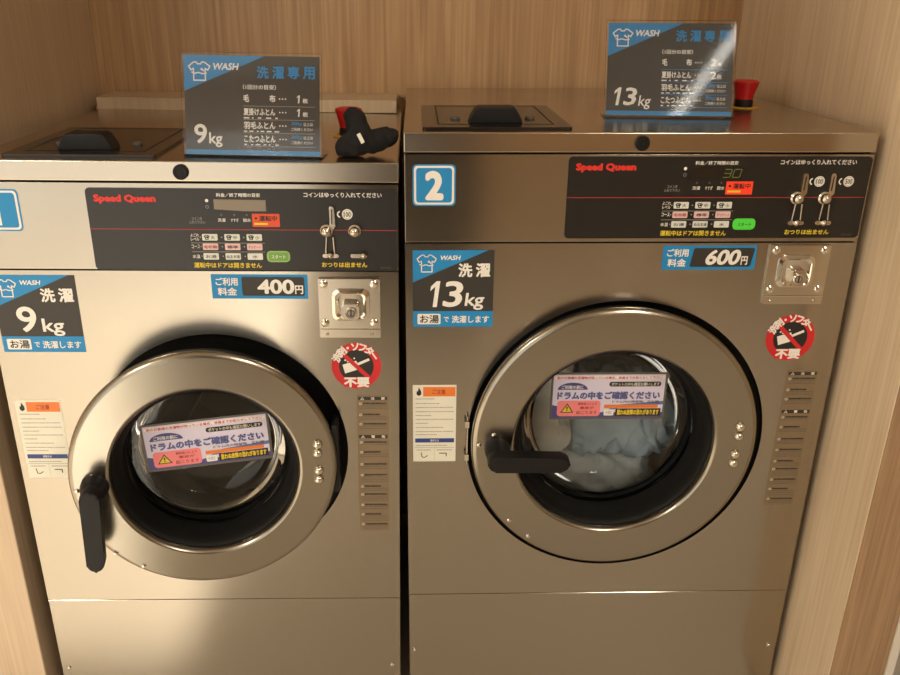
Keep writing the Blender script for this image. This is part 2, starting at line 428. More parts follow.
def washer(name, label, W, loc, rot, zc, zp, zs, zbot, ccx, ccz, cr, second_slot, px, pz, running, wash, num, seam_in):
    D = .70
    root = empty(name, loc, rot); tag(root, label, 'washing machine', 'coin washers in the alcove')
    R_ = (ccx, ccz, cr)
    # cabinet shell: sides, back, bottom and the dark mullions behind the joints
    bm = bmesh.new(); t = .004; zt = zc-.0005
    e = .003
    box(bm, e, e+t, .004, D-.002, zbot+.03, zt); box(bm, W-e-t, W-e, .004, D-.002, zbot+.03, zt)
    box(bm, e+t, W-e-t, D-.006, D-.002, zbot+.03, zt); box(bm, e+t, W-e-t, .02, D-.006, zbot+.03, zbot+.036)
    link('cabinet', bm, M['steel'], root, smooth=False)
    bm = bmesh.new()
    for x in (.05, W-.05):
        for y in (.07, D-.07): lathe(bm, [(0, 0), (.022, 0), (.022, .01), (.012, .014), (.012, .0305), (0, .0305)], 16, 'Z', (x, y, zbot))
    # feet one by one
    bm.free()
    for x in (.05, W-.05):
        for y in (.07, D-.07):
            bm = bmesh.new(); lathe(bm, [(0, 0), (.022, 0), (.022, .01), (.012, .014), (.012, .0305), (0, .0305)], 16, 'Z', (x, y, zbot))
            link('foot', bm, M['rubber'], root)
    # top cap with folded lip
    bm = bmesh.new(); box(bm, 0, W, 0, D, zc+.0012, 0, .0022, 3)
    link('top_cap', bm, M['steel_top'], root)
    # front plates
    bm = bmesh.new(); box(bm, seam_in, W-seam_in, 0, .012, zp+.0012, zc-.0012, .0012, 2)
    link('fascia', bm, M['steel'], root)
    bm = bmesh.new(); holed(bm, seam_in, W-seam_in, zs+.0008, zp-.0012, ccx, ccz, cr, 0, .012)
    link('front_panel', bm, M['steel'], root, ang=50)
    bm = bmesh.new(); box(bm, seam_in, W-seam_in, 0, .012, zbot+.05, zs-.0008, .0006, 1)
    link('lower_panel', bm, M['steel'], root)
    bm = bmesh.new()
    box(bm, .012, W-.012, .0125, .02, zc-.02, zc+.0008); box(bm, .012, W-.012, .0125, .02, zp-.02, zp+.02); box(bm, .012, W-.012, .0125, .02, zs-.02, zs+.02)
    box(bm, .012, W-.012, .02, .4, zbot+.037, zbot+.06)
    bm.free()
    for q in ((.012, W-.012, .0125, .02, zc-.02, zc+.0008), (.012, W-.012, .0125, .02, zp-.02, zp+.02), (.012, W-.012, .0125, .02, zs-.02, zs+.02), (.012, W-.012, .02, .4, zbot+.037, zbot+.06)):
        link('inner_rail', boxbm(*q), M['dark'], root, smooth=False)
    # dark ring behind the door, then the tub throat and the drum
    bm = bmesh.new(); lathe(bm, [(cr+.02, .0125), (cr-.001, .0128), (cr-.012, .016), (cr-.022, .02), (cr*.72, .03), (cr*.66, .05), (cr*.645, .10)], 96, 'Y', (ccx, 0, ccz))
    link('door_seal', bm, M['rubber'], root, ang=60)
    bm = bmesh.new(); rd = min(cr*1.12, .27)
    lathe(bm, [(cr*.66, .101), (cr*.70, .106), (rd-.01, .125), (rd, .14), (rd, .54), (rd-.02, .55), (rd*.55, .555), (rd*.5, .545), (rd*.2, .54), (0, .535)], 72, 'Y', (ccx, 0, ccz))
    drum = link('drum', bm, M['drum'], root)
    for k in range(3):
        a = math.radians(90+120*k); bm = bmesh.new()
        box(bm, -.03, .03, .15, .53, -.0, .045, .012, 3)
        mt = Matrix.Translation((ccx, 0, ccz)) @ Matrix.Rotation(a+PI/2, 4, 'Y') @ Matrix.Translation((0, 0, -rd+.002))
        bm.transform(mt); link('baffle', bm, M['drum'], drum)
    # cap lock, screws
    bm = bmesh.new(); lathe(bm, [(.0115, 0), (.0115, -.004), (.010, -.0055), (.0072, -.0055), (.0066, -.0045), (.002, -.0045), (.0018, -.0035), (0, -.0035)], 28, 'Y', (W/2, 0, zc/2))
    link('cap_lock', bm, M['plastic'], root)
    for x in (.0145 if W < .7 else .0105, W-.017): screw('screw', root, x, 0, zbot+.155 if W > .7 else -.974, .0042)
    # soap lid on the top
    lx0 = .030 if W > .7 else .052; lx1 = lx0+.234; ly0, ly1 = .027, .325
    bm = bmesh.new(); prism(bm, rrect(lx0, lx1, ly0, ly1, .004), .0002, .0042, .001, plane='XY')
    lid = link('detergent_lid', bm, M['lid'], root)
    bm = bmesh.new(); a, b, c, d = lx0+.024, lx1-.024, ly0+.03, ly1-.012
    for q in ((a, a+.003, c, d), (b-.003, b, c, d), (a+.003, b-.003, c, c+.004), (a+.003, b-.003, d-.004, d)): box(bm, q[0], q[1], q[2], q[3], .0043, .0046)
    link('lid_groove', bm, M['groove'], lid, smooth=False)
    bm = bmesh.new(); hx = lx0+.117
    prism(bm, [(hx-.043, .0046), (hx+.043, .0046), (hx+.040, .014), (hx+.032, .027), (hx+.027, .0300), (hx-.027, .0300), (hx-.032, .027), (hx-.040, .014)], ly0+.033, ly0+.075, .003)
    link('lid_handle', bm, M['plastic'], lid)
    for s in (-1, 1):
        bm = bmesh.new(); lathe(bm, [(.008, 0), (.008, .003), (.006, .0045), (0, .0045)], 16, 'Z', (hx+s*.062, ly0+.10, .0042))
        link('lid_screw', bm, M['midg'], lid)
    control_panel(root, px, pz, second_slot, running)
    return root, R_, drum

def control_panel(root, px, pz, second_slot, running):
    bm = bmesh.new(); prism(bm, rrect(px, px+PW, pz-PH, pz, .007), -.0012, -.0001)
    cp = link('control_panel', bm, M['panel'], root)
    p = Print(-.0012).frame(px, pz, 1.0, 1.0)
    p.rect(.001, .0630, PW-.002, .0644, 'rline', 1)
    p.text('Speed Queen', .0116, .0100, .1062, .0245, 'logo', 2, .062)
    p.text('料金／終了時間の目安', .1985, .0066, .2655, .0128, 'white', 2, .02)
    p.text('コインはゆっくり入れてください', .3322, .0046, .4522, .0125, 'white', 2, .02)
    p.text('おつりは出ません', .356, .1152, .428, .1238, 'yellow', 2, .025)
    p.text('運転中はドアは開きません', .1545, .1166, .2610, .1256, 'yellow', 2, .025)
    p.ring(.1835+px, pz-.0185, 0, .0026, 'white', 2, 12); p.ring(.1835+px, pz-.0282, .0019, .0026, 'grey', 2, 14)
    p.text('コインを', .158, .0440, .174, .0490, 'grey', 2, .01); p.text('入れて下さい', .1535, .0500, .1785, .0550, 'grey', 2, .01)
    for u, s in ((.204, '洗濯'), (.224, 'すすぎ'), (.243, '脱水')):
        p.ring(u+px, pz-.0405, 0, .0016, 'midg', 2, 10); p.text(s, u-.006, .0460, u+.006, .0515, 'white', 2, .01)
    p.text('よごれ', .1535, .0700, .1665, .0752, 'white', 2, .01); p.text('レベル', .1535, .0765, .1665, .0817, 'white', 2, .01)
    p.text('コース', .1535, .0880, .1665, .0940, 'white', 2, .01); p.text('水温', .1535, .1040, .1655, .1100, 'white', 2, .01)
    for v in (.0848, .0990): p.rect(.1535, v, .2680, v+.0008, 'grey', 2)
    for v in (.0760, .0910, .1065):
        for u in (.1685, .2015, .2360): p.ring(u+px, pz-v, 0, .0012, 'grey', 2, 8)
    p.text('DS-001', .450, .1225, .466, .1255, 'midg', 2, 0)
    # coin value badges
    for i, s in enumerate(('100', '500')[:2 if second_slot else 1]):
        cx, cz = px+.3985+.0465*i, pz-.0385
        p.ring(cx, cz, 0, .0083, 'white', 2, 28); p.ring(cx, cz, .0062, .0068, 'grey', 3, 28)
        p.text(s, .3985+.0465*i-.0052, .0345, .3985+.0465*i+.0052, .0425, 'black', 3, .02)
        p.ring(cx-.0105, cz, .0035, .0055, 'white', 2, 12, 100, 260)
    p.done('panel_lettering', cp)
    # display
    bm = bmesh.new(); prism(bm, [(px+a, pz-b) for a, b in ((.194, .0165), (.2735, .0172), (.2735, .0345), (.240, .0345), (.194, .0318))] if not running else
                            [(px+a, pz-b) for a, b in ((.193, .0165), (.2755, .0165), (.2735, .0345), (.191, .0345))], -.0020, -.0012)
    d = link('display', bm, M['lcd2' if running else 'lcd'], cp, smooth=False)
    if running:
        q = Print(-.0020).frame(px, pz, 1, 1)
        seg7(q, .2430, .0195, .0115, .0125, (1, 1, 1, 1, 0, 0, 1), 'digit'); seg7(q, .2585, .0195, .0115, .0125, (1, 1, 1, 1, 1, 1, 0), 'digit')
        q.done('digits', cp)
    # lamps and keys
    def key(name, u0, v0, u1, v1, m, th=.0012, r=.002, txt=None, tm='black', ins=.2):
        bm = bmesh.new(); prism(bm, rrect(px+u0, px+u1, pz-v1, pz-v0, r), -.0012-th, -.0012, .0004)
        link(name, bm, M[m], cp)
        if txt:
            q = Print(-.0012-th).frame(px+u0, pz-v0, u1-u0, v1-v0); q.text(txt, ins, .22, 1-ins, .78, tm, 1, .015); return q
    q = key('running_lamp', .2512, .0385, .2935, .0590, 'lamp_r' if running else 'lamp_ru', .0008, .0008)
    q = Print(-.0020).frame(px, pz, 1, 1)
    q.text('運転中', .262, .0412, .2895, .0500, 'black', 1, .02); q.ring(px+.257, pz-.0455, 0, .002, 'black', 1, 10)
    q.dashes(.254, .291, .0543, .004, 'yellow', 1, 3, .5)
    q.done('running_lamp_lettering', cp)
    rows = (('大', '中', '小'), ('毛布類', '標準', 'デリケート'), ('お湯', 'ぬるま湯', '水'))
    pp = Print(-.0024).frame(px, pz, 1, 1)
    for r in range(3):
        v0 = (.0708, .0860, .1015)[r]
        for c in range(3):
            u0 = .1715+.0345*c+(-.0003*r)
            key('course_key', u0, v0, u0+.0238, v0+.0103, 'key_p' if r == 1 else 'key_w', .0012, .0012)
            n = len(rows[r][c]); hw = .0042*min(n, 2.4)
            if r == 0:
                shirt(pp, u0+.003, v0+.002, u0+.011, v0+.0085, .0012, 'black', 1)
                pp.text(rows[r][c], u0+.0135, v0+.0025, u0+.0195, v0+.0082, 'black', 1, .01)
            else: pp.text(rows[r][c], u0+.0119-hw, v0+.0027, u0+.0119+hw, v0+.0080, 'rline' if r == 1 and c != 1 else 'black', 1, .01)
    pp.done('key_lettering', cp)
    key('start_key_rim', .2700, .0975, .3065, .1155, 'key_gd' if not running else 'key_g', .0007, .0065)
    bm = bmesh.new(); prism(bm, rrect(px+.2735, px+.3035, pz-.1130, pz-.1000, .002), -.0032, -.0019, .0004)
    link('start_key', bm, M['key_g' if running else 'key_gu'], cp)
    q = Print(-.0032).frame(px, pz, 1, 1); q.text('スタート', .2775, .1035, .2995, .1095, 'white' if not running else 'black', 1, .015); q.done('start_key_lettering', cp)
    # coin slots
    for i in range(2):
        x, z = px+.3655+.0440*i, pz-.0640
        full = second_slot or i == 0
        bm = bmesh.new()
        lathe(bm, [(.0100, 0), (.0100, -.004), (.0075, -.006), (.0080, -.010), (.0068, -.014), (.0035, -.0165), (0, -.017)], 24, 'Y', (x, -.0012, z))
        slot = link('coin_knob', bm, M['satin'], cp)
        if full:
            bm = bmesh.new()
            prism(bm, [(x+a, z+b) for a, b in ((.0035, .004), (.0105, .002), (.0148, .007), (.0135, .034), (.0115, .0385), (.0065, .0385), (.0045, .0350), (.0065, .014))], -.0052, -.0012, .001)
            link('coin_slot', bm, M['satin'], cp)
            q = Print(-.0052).frame(0, 0, 1, 1); q.line([(x+.0090, -(z+.012)), (x+.0095, -(z+.033))], .0018, 'black', 1); q.done('slot_opening', cp)
            bm = bmesh.new()
            for s in (-1, 1): tube(bm, [(x+.005+s*.0052, -.004, z-.010), (x+.0048+s*.0068, -.004, z-.036)], .0014, 8)
            link('coin_chute', bm, M['satin'], cp)
        bm = bmesh.new(); prism(bm, rrect(x-.0075, x+.0185, z-.0435, z-.0370, .003), -.0050, -.0012, .001)
        link('coin_tray', bm, M['satin'], cp)
        bm = bmesh.new(); lathe(bm, [(.0052, 0), (.0046, -.005), (.002, -.0075), (0, -.008)], 16, 'Y', (x+.0125 if not full else x+.005, -.0048, z-.0395))
        link('tray_knob', bm, M['satin'], cp)

def seg7(q, u, v, w, h, on, m):
    s = .22*h; t = .0016
    P = lambda a, b: (u+a*w+s*(1-b), v+b*h)
    for k, (a, b) in enumerate((((0, 0), (1, 0)), ((1, 0), (1, .5)), ((1, .5), (1, 1)), ((0, 1), (1, 1)), ((0, .5), (0, 1)), ((0, 0), (0, .5)), ((0, .5), (1, .5)))):
        if not on[k]: continue
        A, B = Vector(P(*a)), Vector(P(*b)); A2, B2 = A.lerp(B, .12), A.lerp(B, .88)
        q.line([A2, B2], t, m, 1)

def coin_box(root, x0, z1, flip=1):
    w, h = .099, .082
    bm = bmesh.new(); prism(bm, rrect(x0, x0+w, z1-.1, z1, .0015), -.006, -.0002, .0008)
    cb = link('coin_box', bm, M['satin'], root)
    cx, cz = x0+w/2+(.002 if flip > 0 else -.004), z1-.044
    bm = bmesh.new()      # raised rim of the cup
    o = rrect(cx-.030, cx+.030, cz-.026, cz+.028, .012, 6); i_ = rrect(cx-.025, cx+.025, cz-.022, cz+.023, .010, 6); d_ = rrect(cx-.020, cx+.020, cz-.018, cz+.018, .008, 6)
    rings = [[bm.verts.new((p[0], y, p[1])) for p in q] for q, y in ((o, -.006), (o, -.0085), (i_, -.0105), (d_, -.0068))]
    for A, B in zip(rings, rings[1:]):
        for k in range(len(A)): bm.faces.new((A[k], A[(k+1) % len(A)], B[(k+1) % len(A)], B[k]))
    bm.faces.new(rings[-1][::-1]); link('lock_cup', bm, M['chrome'], cb)
    bm = bmesh.new(); prism(bm, rrect(cx-.012+.003*flip*-1, cx+.014, cz-.020, cz+.006, .005, 5), -.019, -.0068, .0025)
    link('lock_body', bm, M['satin'], cb)
    bm = bmesh.new(); lathe(bm, [(.0088, 0), (.0088, -.003), (.0075, -.004), (0, -.004)], 24, 'Y', (cx+.001, -.019, cz-.008))
    link('lock_barrel', bm, M['chrome'], cb)
    q = Print(-.023).frame(0, 0, 1, 1); q.ring(cx+.001, cz-.008, .0048, .0058, 'black', 1, 20); q.line([(cx+.001, -(cz-.0115)), (cx+.001, -(cz-.0045))], .0022, 'black', 1); q.done('keyhole', cb)
    for sx in (.009, w-.010):
        for sz in (.008, .074):
            bm = bmesh.new(); lathe(bm, [(.0068, 0), (.0064, -.0022), (.004, -.0036), (.0015, -.004), (0, -.0032)], 18, 'Y', (x0+sx, -.006, z1-sz))
            link('corner_screw', bm, M['chrome'], cb)
    bm = bmesh.new(); box(bm, x0+.001, x0+w-.001, -.0078, -.0062, z1-.0865, z1-.0850)
    link('lower_fold', bm, M['chrome'], cb, smooth=False)
    for sx in (.012, w-.014): screw('rivet', cb, x0+sx, -.006, z1-.0935, .0026, 'satin')

def no_detergent(root, cx, cz):
    r = .0415
    bm = bmesh.new(); n = 56; prism(bm, [(cx+r*math.cos(2*PI*i/n), cz+r*math.sin(2*PI*i/n)) for i in range(n)], -.0004, -.0001)
    s = link('no_detergent_sticker', bm, M['red'], root)
    p = Print(-.0004).frame(cx-r, cz+r, 2*r, 2*r)
    p.ring(cx, cz, 0, r*.70, 'black', 1)
    p.poly([(.22, .47), (.50, .38), (.57, .56), (.27, .66)], 'white', 2); p.line([(.50, .47), (.74, .36)], .0045, 'white', 2)
    for u, v in ((.33, .40), (.40, .36), (.46, .33), (.28, .37)): x, z = p.pt(u, v); p.ring(x, z, 0, .0016, 'white', 2, 8)
    a = math.radians(-45); c, s_ = math.cos(a), math.sin(a); R_ = r*.72; t = r*.085
    p.face([(cx+R_*c*k1-t*s_*k2*-1*-1, cz+R_*s_*k1+t*c*k2) for k1, k2 in ((-1, -1), (1, -1), (1, 1), (-1, 1))], 'red', 3)
    p.poly([(.20, .74), (.80, .74), (.76, .96), (.24, .96)], 'red', 3)
    p.text('不要', .24, .74, .76, .965, 'white', 4, .05)
    p.arc('洗剤・ソフター', cx, cz, r*.855, 163, 22, r*.38, 'white', 4, .045)
    p.done('lettering', s)

def caution_list(root, x0, z1, w=.055, h=.273):
    s = sticker('caution_sticker', root, x0, x0+w, z1-h, z1, 'tan')
    p = Print(-.0004).frame(x0, z1, w, h)
    for v, t in ((.022, '注意'), (.290, '警告')):
        p.rect(.05, v-.010, .95, v+.014, 'tank', 1)
        p.text('△', .12, v-.008, .24, v+.011, 'white', 2, .01); p.text(t[0], .44, v-.008, .56, v+.011, 'white', 2, .02); p.text(t[1], .76, v-.008, .88, v+.011, 'white', 2, .02)
    v = .055; k = 0
    for v, lines in ((.058, 3), (.135, 3), (.200, 3), (.330, 2), (.402, 3), (.490, 3), (.570, 4), (.655, 3), (.715, 4), (.795, 3), (.868, 4), (.945, 3)):
        x, z = p.pt(.12, v+.003); p.ring(x, z, .0016, .0024, 'cream', 2, 12)
        p.dashes(.20, .92-.2*(k % 3 == 1), v, .013, 'tank', 2, 11+k, .9)
        for j in range(1, lines): p.dashes(.08, .95, v+.0165*j, .0065, 'midg', 2, 40+k*5+j, .8)
        k += 1
    p.done('lettering', s)

def usage_paper(root, x0, z1, w=.0755, h=.150):
    s = sticker('operation_notice', root, x0, x0+w, z1-h, z1, 'cream')
    p = Print(-.0004).frame(x0, z1, w, h)
    p.rect(.24, .025, .98, .145, 'orange', 1); p.text('ご注意', .45, .055, .75, .115, 'rline', 2, .01)
    p.poly([(.14, .03), (.19, .075), (.20, .115), (.14, .14), (.085, .115), (.09, .08), (.12, .075)], 'black', 1)
    for k, (v, a, b) in enumerate(((.175, .06, .50), (.235, .06, .62), (.285, .06, .94), (.34, .06, .94), (.39, .06, .42), (.44, .06, .94), (.49, .06, .36), (.545, .06, .70), (.60, .06, .94), (.64, .06, .55), (.785, .06, .80))):
        p.dashes(a, b, v, .011, 'grey', 1, 70+k, .9)
    p.rect(.05, .690, .96, .745, 'navy', 1); p.text('使用方法', .40, .702, .60, .733, 'white', 2, .01)
    p.rect(.04, .81, .96, .815, 'grey', 1); p.rect(.495, .81, .50, .985, 'grey', 1); p.dashes(.08, .42, .845, .012, 'grey', 1, 90, .9); p.dashes(.55, .92, .845, .012, 'grey', 1, 91, .9)
    p.line([(.19, .88), (.21, .94), (.27, .945), (.34, .92)], .0014, 'black', 1); p.line([(.62, .89), (.78, .89), (.78, .93)], .0016, 'black', 1)
    p.done('lettering', s)

def price_tag(root, x0, z1, num, italic):
    w, h = .1535, .0405
    s = sticker('price_sticker', root, x0, x0+w, z1-h, z1, 'blue', .003 if italic else 0)
    p = Print(-.0004).frame(x0, z1, w, h); sh = .16 if italic else 0
    p.text('ご利用', .045, .13, .275, .46, 'white', 2, .03); p.text('料金', .06, .54, .26, .87, 'white', 2, .03)
    p.rect(.315, .10, .965, .88, 'char', 1, .003, sh)
    if italic: p.text(num, .470, .17, .835, .80, 'white', 2, .035, .22, 5)
    else: p.text(num, .475, .20, .860, .80, 'white', 2, .035, 0, 5)
    p.text('円', .865 if not italic else .845, .44, .95 if not italic else .915, .80, 'white', 2, .03)
    p.done('lettering', s)

def wash_sticker(root, x0, z1, num, w=.1325, h=.1315):
    s = sticker('capacity_sticker', root, x0, x0+w, z1-h, z1, 'char')
    p = Print(-.0004).frame(x0, z1, w, h)
    p.poly([(0, 0), (.93, 0), (0, .41)], 'blue', 1); p.rect(0, .79, 1, 1, 'blue', 1)
    shirt(p, .05, .055, .29, .28, .0018); p.text('WASH', .335, .065, .585, .125, 'white', 2, .03, .2)
    p.text('洗', .56, .165, .735, .345, 'white', 2, .035); p.text('濯', .775, .165, .955, .345, 'white', 2, .035)
    if num == '13': p.one(.20, .395, .385, .735, 'white', 2, .13); p.text('3', .385, .395, .62, .735, 'white', 2, .02, .13, 6); p.text('kg', .65, .55, .885, .775, 'white', 2, .018, .12, 4)
    else: p.text(num, .23, .40, .465, .735, 'white', 2, .018, 0, 6); p.text('kg', .52, .555, .785, .785, 'white', 2, .018, 0, 4)
    p.rect(.055, .825, .345, .965, 'white', 2, .002); p.text('お湯', .085, .840, .325, .950, 'char', 3, .02)
    p.text('で', .385, .865, .45, .935, 'white', 2, .02); p.text('洗濯します', .485, .850, .955, .950, 'white', 2, .025)
    p.done('lettering', s)

def number_sticker(root, x0, z1, num, w=.0675, h=.065):
    s = sticker('number_sticker', root, x0, x0+w, z1-h, z1, 'blue', .007)
    p = Print(-.0004).frame(x0, z1, w, h)
    p.rect(.035, .035, .965, .965, 'white', 1, .006); p.rect(.085, .085, .915, .915, 'blue', 2, .0045)
    if num == '1': p.one(.28, .15, .68, .86, 'white', 3)
    else: p.text(num, .29, .15, .72, .86, 'white', 3, .05, 0, 6)
    p.done('numeral', s)

def notice(door, x, z, w, h, tilt, y):
    # laminated card taped to the glass
    e = empty('glass_notice_frame'); bpy.data.objects.remove(e)
    p = Print(0).frame(-w/2, h/2, w, h)
    p.rect(-.02, -.05, 1.02, 1.05, 'midg', 0); p.rect(0, 0, 1, 1, 'lav', 1); p.rect(0, .88, 1, 1, 'indigo', 2)
    p.poly([(.0, .70), (.30, .88), (0, .88)], 'indigo', 2)
    p.poly([(.45, .88), (.60, .70), (1, .62), (1, .88)], 'blu2', 2)
    p.poly([(.47, .88), (.64, .75), (1, .70), (1, .88)], 'lav', 3)
    p.rect(.01, .035, .99, .105, 'white', 2)
    p.text('前のお客様の洗濯物が残っている場合、係員までお知らせして下さい', .03, .04, .97, .105, 'red', 3, .02)
    x0, z0 = p.pt(.175, .345); n = 20
    p.face([(x0+.135*w*math.cos(PI*i/n), z0+.165*h*math.sin(PI*i/n)) for i in range(n+1)], 'indigo', 3)
    p.text('ご利用の前に', .075, .24, .27, .33, 'white', 4, .02)
    p.rect(.50, .165, .965, .275, 'black', 3, h*.05); p.text('ポケットの中も確認お願いします', .52, .18, .95, .262, 'cream', 4, .01)
    p.text('ドラムの中をご確認ください', .04, .385, .965, .575, 'indigo', 4, .055); p.text('ドラムの中をご確認ください', .04, .385, .965, .575, 'blu2', 5, .0)
    p.rect(.045, .60, .435, .965, 'pink', 4, h*.07)
    p.poly([(.075, .88), (.135, .66), (.195, .88)], 'black', 5); p.poly([(.09, .86), (.135, .695), (.18, .86)], 'yellow', 6); p.text('!', .128, .73, .142, .84, 'black', 7, .02)
    p.text('異物混入により', .23, .645, .40, .705, 'rline', 5, .01); p.text('事故が', .25, .735, .38, .80, 'rline', 5, .01); p.text('起こります', .22, .84, .41, .92, 'rline', 5, .01)
    p.text('ドラム内の残留物、忘れ物', .54, .60, .96, .66, 'black', 4, .01)
    p.rect(.47, .70, .955, .78, 'orange', 4)
    p.rect(.47, .81, .56, .955, 'white', 4, h*.03); p.rect(.575, .79, .985, .965, 'black', 4); p.text('思わぬ故障の恐れがあります', .59, .81, .97, .945, 'yellow', 5, .05)
    p.text('十分に', .485, .84, .545, .925, 'blu2', 5, .01)
    mt = Matrix.Translation((x, y, z)) @ Matrix.Rotation(-tilt, 4, 'Y')
    p.bm.transform(mt)
    p.done('glass_notice', door)

def door(root, name, center, rot, r, rin, rg, bolts, corner, handle, note):
    # local frame: face at y = 0, outwards -Y
    d = empty(name, center, (0, 0, rot), root)
    bm = bmesh.new()
    lathe(bm, [(rin-.004, .034), (rin-.004, .012), (rin-.003, .004), (rin, .0003), (rin+.003, -.0010), (rin+.0034, -.0010), (r-.0092, -.0002), (r-.0088, -.0002), (r-.004, .0014), (r-.001, .0045), (r, .009), (r-.001, .012), (r-.006, .034)], 128, 'Y', closed=True)
    for f in bm.faces:
        if f.calc_center_median().y > .0122: f.material_index = 1
    link('door_ring', bm, [M['door'], M['rubber']], d, ang=60)
    bm = bmesh.new(); lathe(bm, [(rin-.0045, .012), (rin-.012, .018), (rin-.016, .040), (rg+.004, .060), (rg, .064), (rg, .074), (rin-.004, .045), (rin-.0045, .034)], 96, 'Y', closed=True)
    link('door_gasket', bm, M['rubber'], d, ang=60)
    bm = bmesh.new()
    lathe(bm, [(0, .061), (rg*.75, .061), (rg*.9, .0615), (rg-.0004, .063), (rg-.0004, .0735), (rg*.96, .095), (rg*.90, .118), (rg*.80, .132), (rg*.6, .137), (0, .139)], 96, 'Y')
    link('door_glass', bm, M['glass'], d, ang=60)
    bm = bmesh.new(); lathe(bm, [(rg-.001, .0745), (rg*.965, .0780), (rg*.962, .0815), (rg-.001, .0815)], 96, 'Y', closed=True)
    link('glass_rim', bm, M['plastic'], d)
    for x, z in bolts:
        bm = bmesh.new(); lathe(bm, [(.0082, 0), (.0082, -.002), (.0074, -.0045), (.0048, -.007), (0, -.0082)], 18, 'Y', (x, 0, z)); link('hinge_bolt', bm, M['chrome'], d)
    for x, z in corner:
        bm = bmesh.new(); lathe(bm, [(.0042, 0), (.0038, -.0018), (.002, -.0028), (0, -.003)], 14, 'Y', (x, 0, z)); link('door_screw', bm, M['chrome'], d)
    # lever: neck on the ring, then a flat rounded bar
    (ax, az), (bx, bz), wd = handle
    ang = math.atan2(bz-az, bx-ax); L = math.hypot(bx-ax, bz-az)
    bm = bmesh.new(); prism(bm, rrect(-wd*.55, L, -wd*.5, wd*.5, wd*.46, 8), -.056, -.030, .006)
    for v in bm.verts:
        k = max(0, min(1, v.co.x/L)); v.co.z *= 1-.12*k; v.co.y -= .006*math.sin(k*PI)
    bm.transform(Matrix.Translation((ax, 0, az)) @ Matrix.Rotation(-ang, 4, 'Y'))
    hd = link('door_handle', bm, M['plastic'], d)
    bm = bmesh.new(); lathe(bm, [(.0225, -.0002), (.022, -.012), (.019, -.024), (.016, -.032)], 32, 'Y', (ax+.004*math.cos(ang), 0, az+.004*math.sin(ang)))
    link('handle_neck', bm, M['plastic'], hd)
    notice(d, *note)
    return d

def stop_button(root, x, y):
    bm = bmesh.new(); lathe(bm, [(.030, .0002), (.030, .0016), (.0175, .0018), (0, .0018)], 32, 'Z', (x, y, 0))
    s = link('emergency_stop', bm, M['eyel'], root)
    bm = bmesh.new(); lathe(bm, [(0, .0018), (.0175, .0018), (.0175, .010), (.016, .016), (0, .016)], 28, 'Z', (x, y, 0)); link('stop_collar', bm, M['plastic'], s)
    bm = bmesh.new(); lathe(bm, [(0, .0155), (.0165, .0155), (.0180, .024), (.0225, .040), (.0242, .0445), (.0235, .0475), (.019, .0495), (0, .0505)], 32, 'Z', (x, y, 0)); link('stop_cap', bm, M['estop'], s)

# ------------------------------------------------------------------ washer 2 (right, 13 kg) and washer 1 (left, 9 kg)
AL1 = .159
w2, _, drum2 = washer('washing_machine', 'wide 13 kg coin washer marked 2 with laundry behind its closed round door', .737, (0, 0, DZ), (0, -.00475, 0),
    -.0318, -.1730, -.8655, -1.155, .3696, -.5350, .2636, True, .2566, -.0362, True, '13', '2', .001)
number_sticker(w2, .0136, -.0481, '2'); wash_sticker(w2, .0130, -.1848, '13'); price_tag(w2, .4195, -.1782, '600', True)
coin_box(w2, .5935, -.1770, -1); no_detergent(w2, .6535, -.3392); caution_list(w2, .6590, -.3990); usage_paper(w2, .0114, -.4233)
stop_button(w2, .640, .335)
bm = bmesh.new(); box(bm, .1045, .1085, -.012, .006, -.575, -.480, .001, 1); box(bm, .1025, .1095, -.014, -.011, -.5, -.488); box(bm, .1025, .1095, -.014, -.011, -.565, -.553)
link('door_latch', bm, M['chrome'], w2, smooth=False)
door(w2, 'door', (.3605, -.040, -.5205), 0, .2485, .1758, .155,
     ((.2150, .0325), (.2150, .0145), (.2137, -.0208), (.2127, -.0388)), ((-.2098, .0201), (-.2352, .0009), (-.1775, -.1523), (-.1417, -.1869)),
     ((-.207, -.0080), (-.085, -.0090), .030), (-.004, .0650, .197, .083, 0.0, .0590))

a1, c1, s1 = .00420, math.cos(.00420), math.sin(.00420)
w1, _, drum1 = washer('washing_machine', 'narrower 9 kg coin washer on the left with its round door ajar and drum empty', .66, (-.667, -.0264, -.0392+DZ), (0, .00445, a1),
    -.0320, -.1708, -.8127, -1.118, .3540, -.4950, .2160, False, .1815, -.0405, False, '9', '1', .001)
number_sticker(w1, .0120, -.0438, '1'); wash_sticker(w1, .0125, -.1795, '9'); price_tag(w1, .3600, -.1770, '400', False)
coin_box(w1, .5305, -.1825, 1); no_detergent(w1, .5880, -.3355); caution_list(w1, .5865, -.3886); usage_paper(w1, .0120, -.3985)
stop_button(w1, .567, .275)
door(w1, 'door', (.3404, -.0772, -.4979), AL1, .217, .1545, .136,
     ((.1850, .0405), (.1842, .0236), (.1852, -.0094), (.1845, -.0269)), ((-.1785, .0130), (-.2049, -.0119), (-.1607, -.1377), (-.1190, -.1693)),
     ((-.1760, -.002), (-.1830, -.1350), .030), (.0015, .0290, .204, .082, .050, .0590))
# hinge bracket of the open door
bm = bmesh.new(); box(bm, .545, .556, -.034, .008, -.56, -.43, .002, 2); link('hinge', bm, M['plastic'], w1)

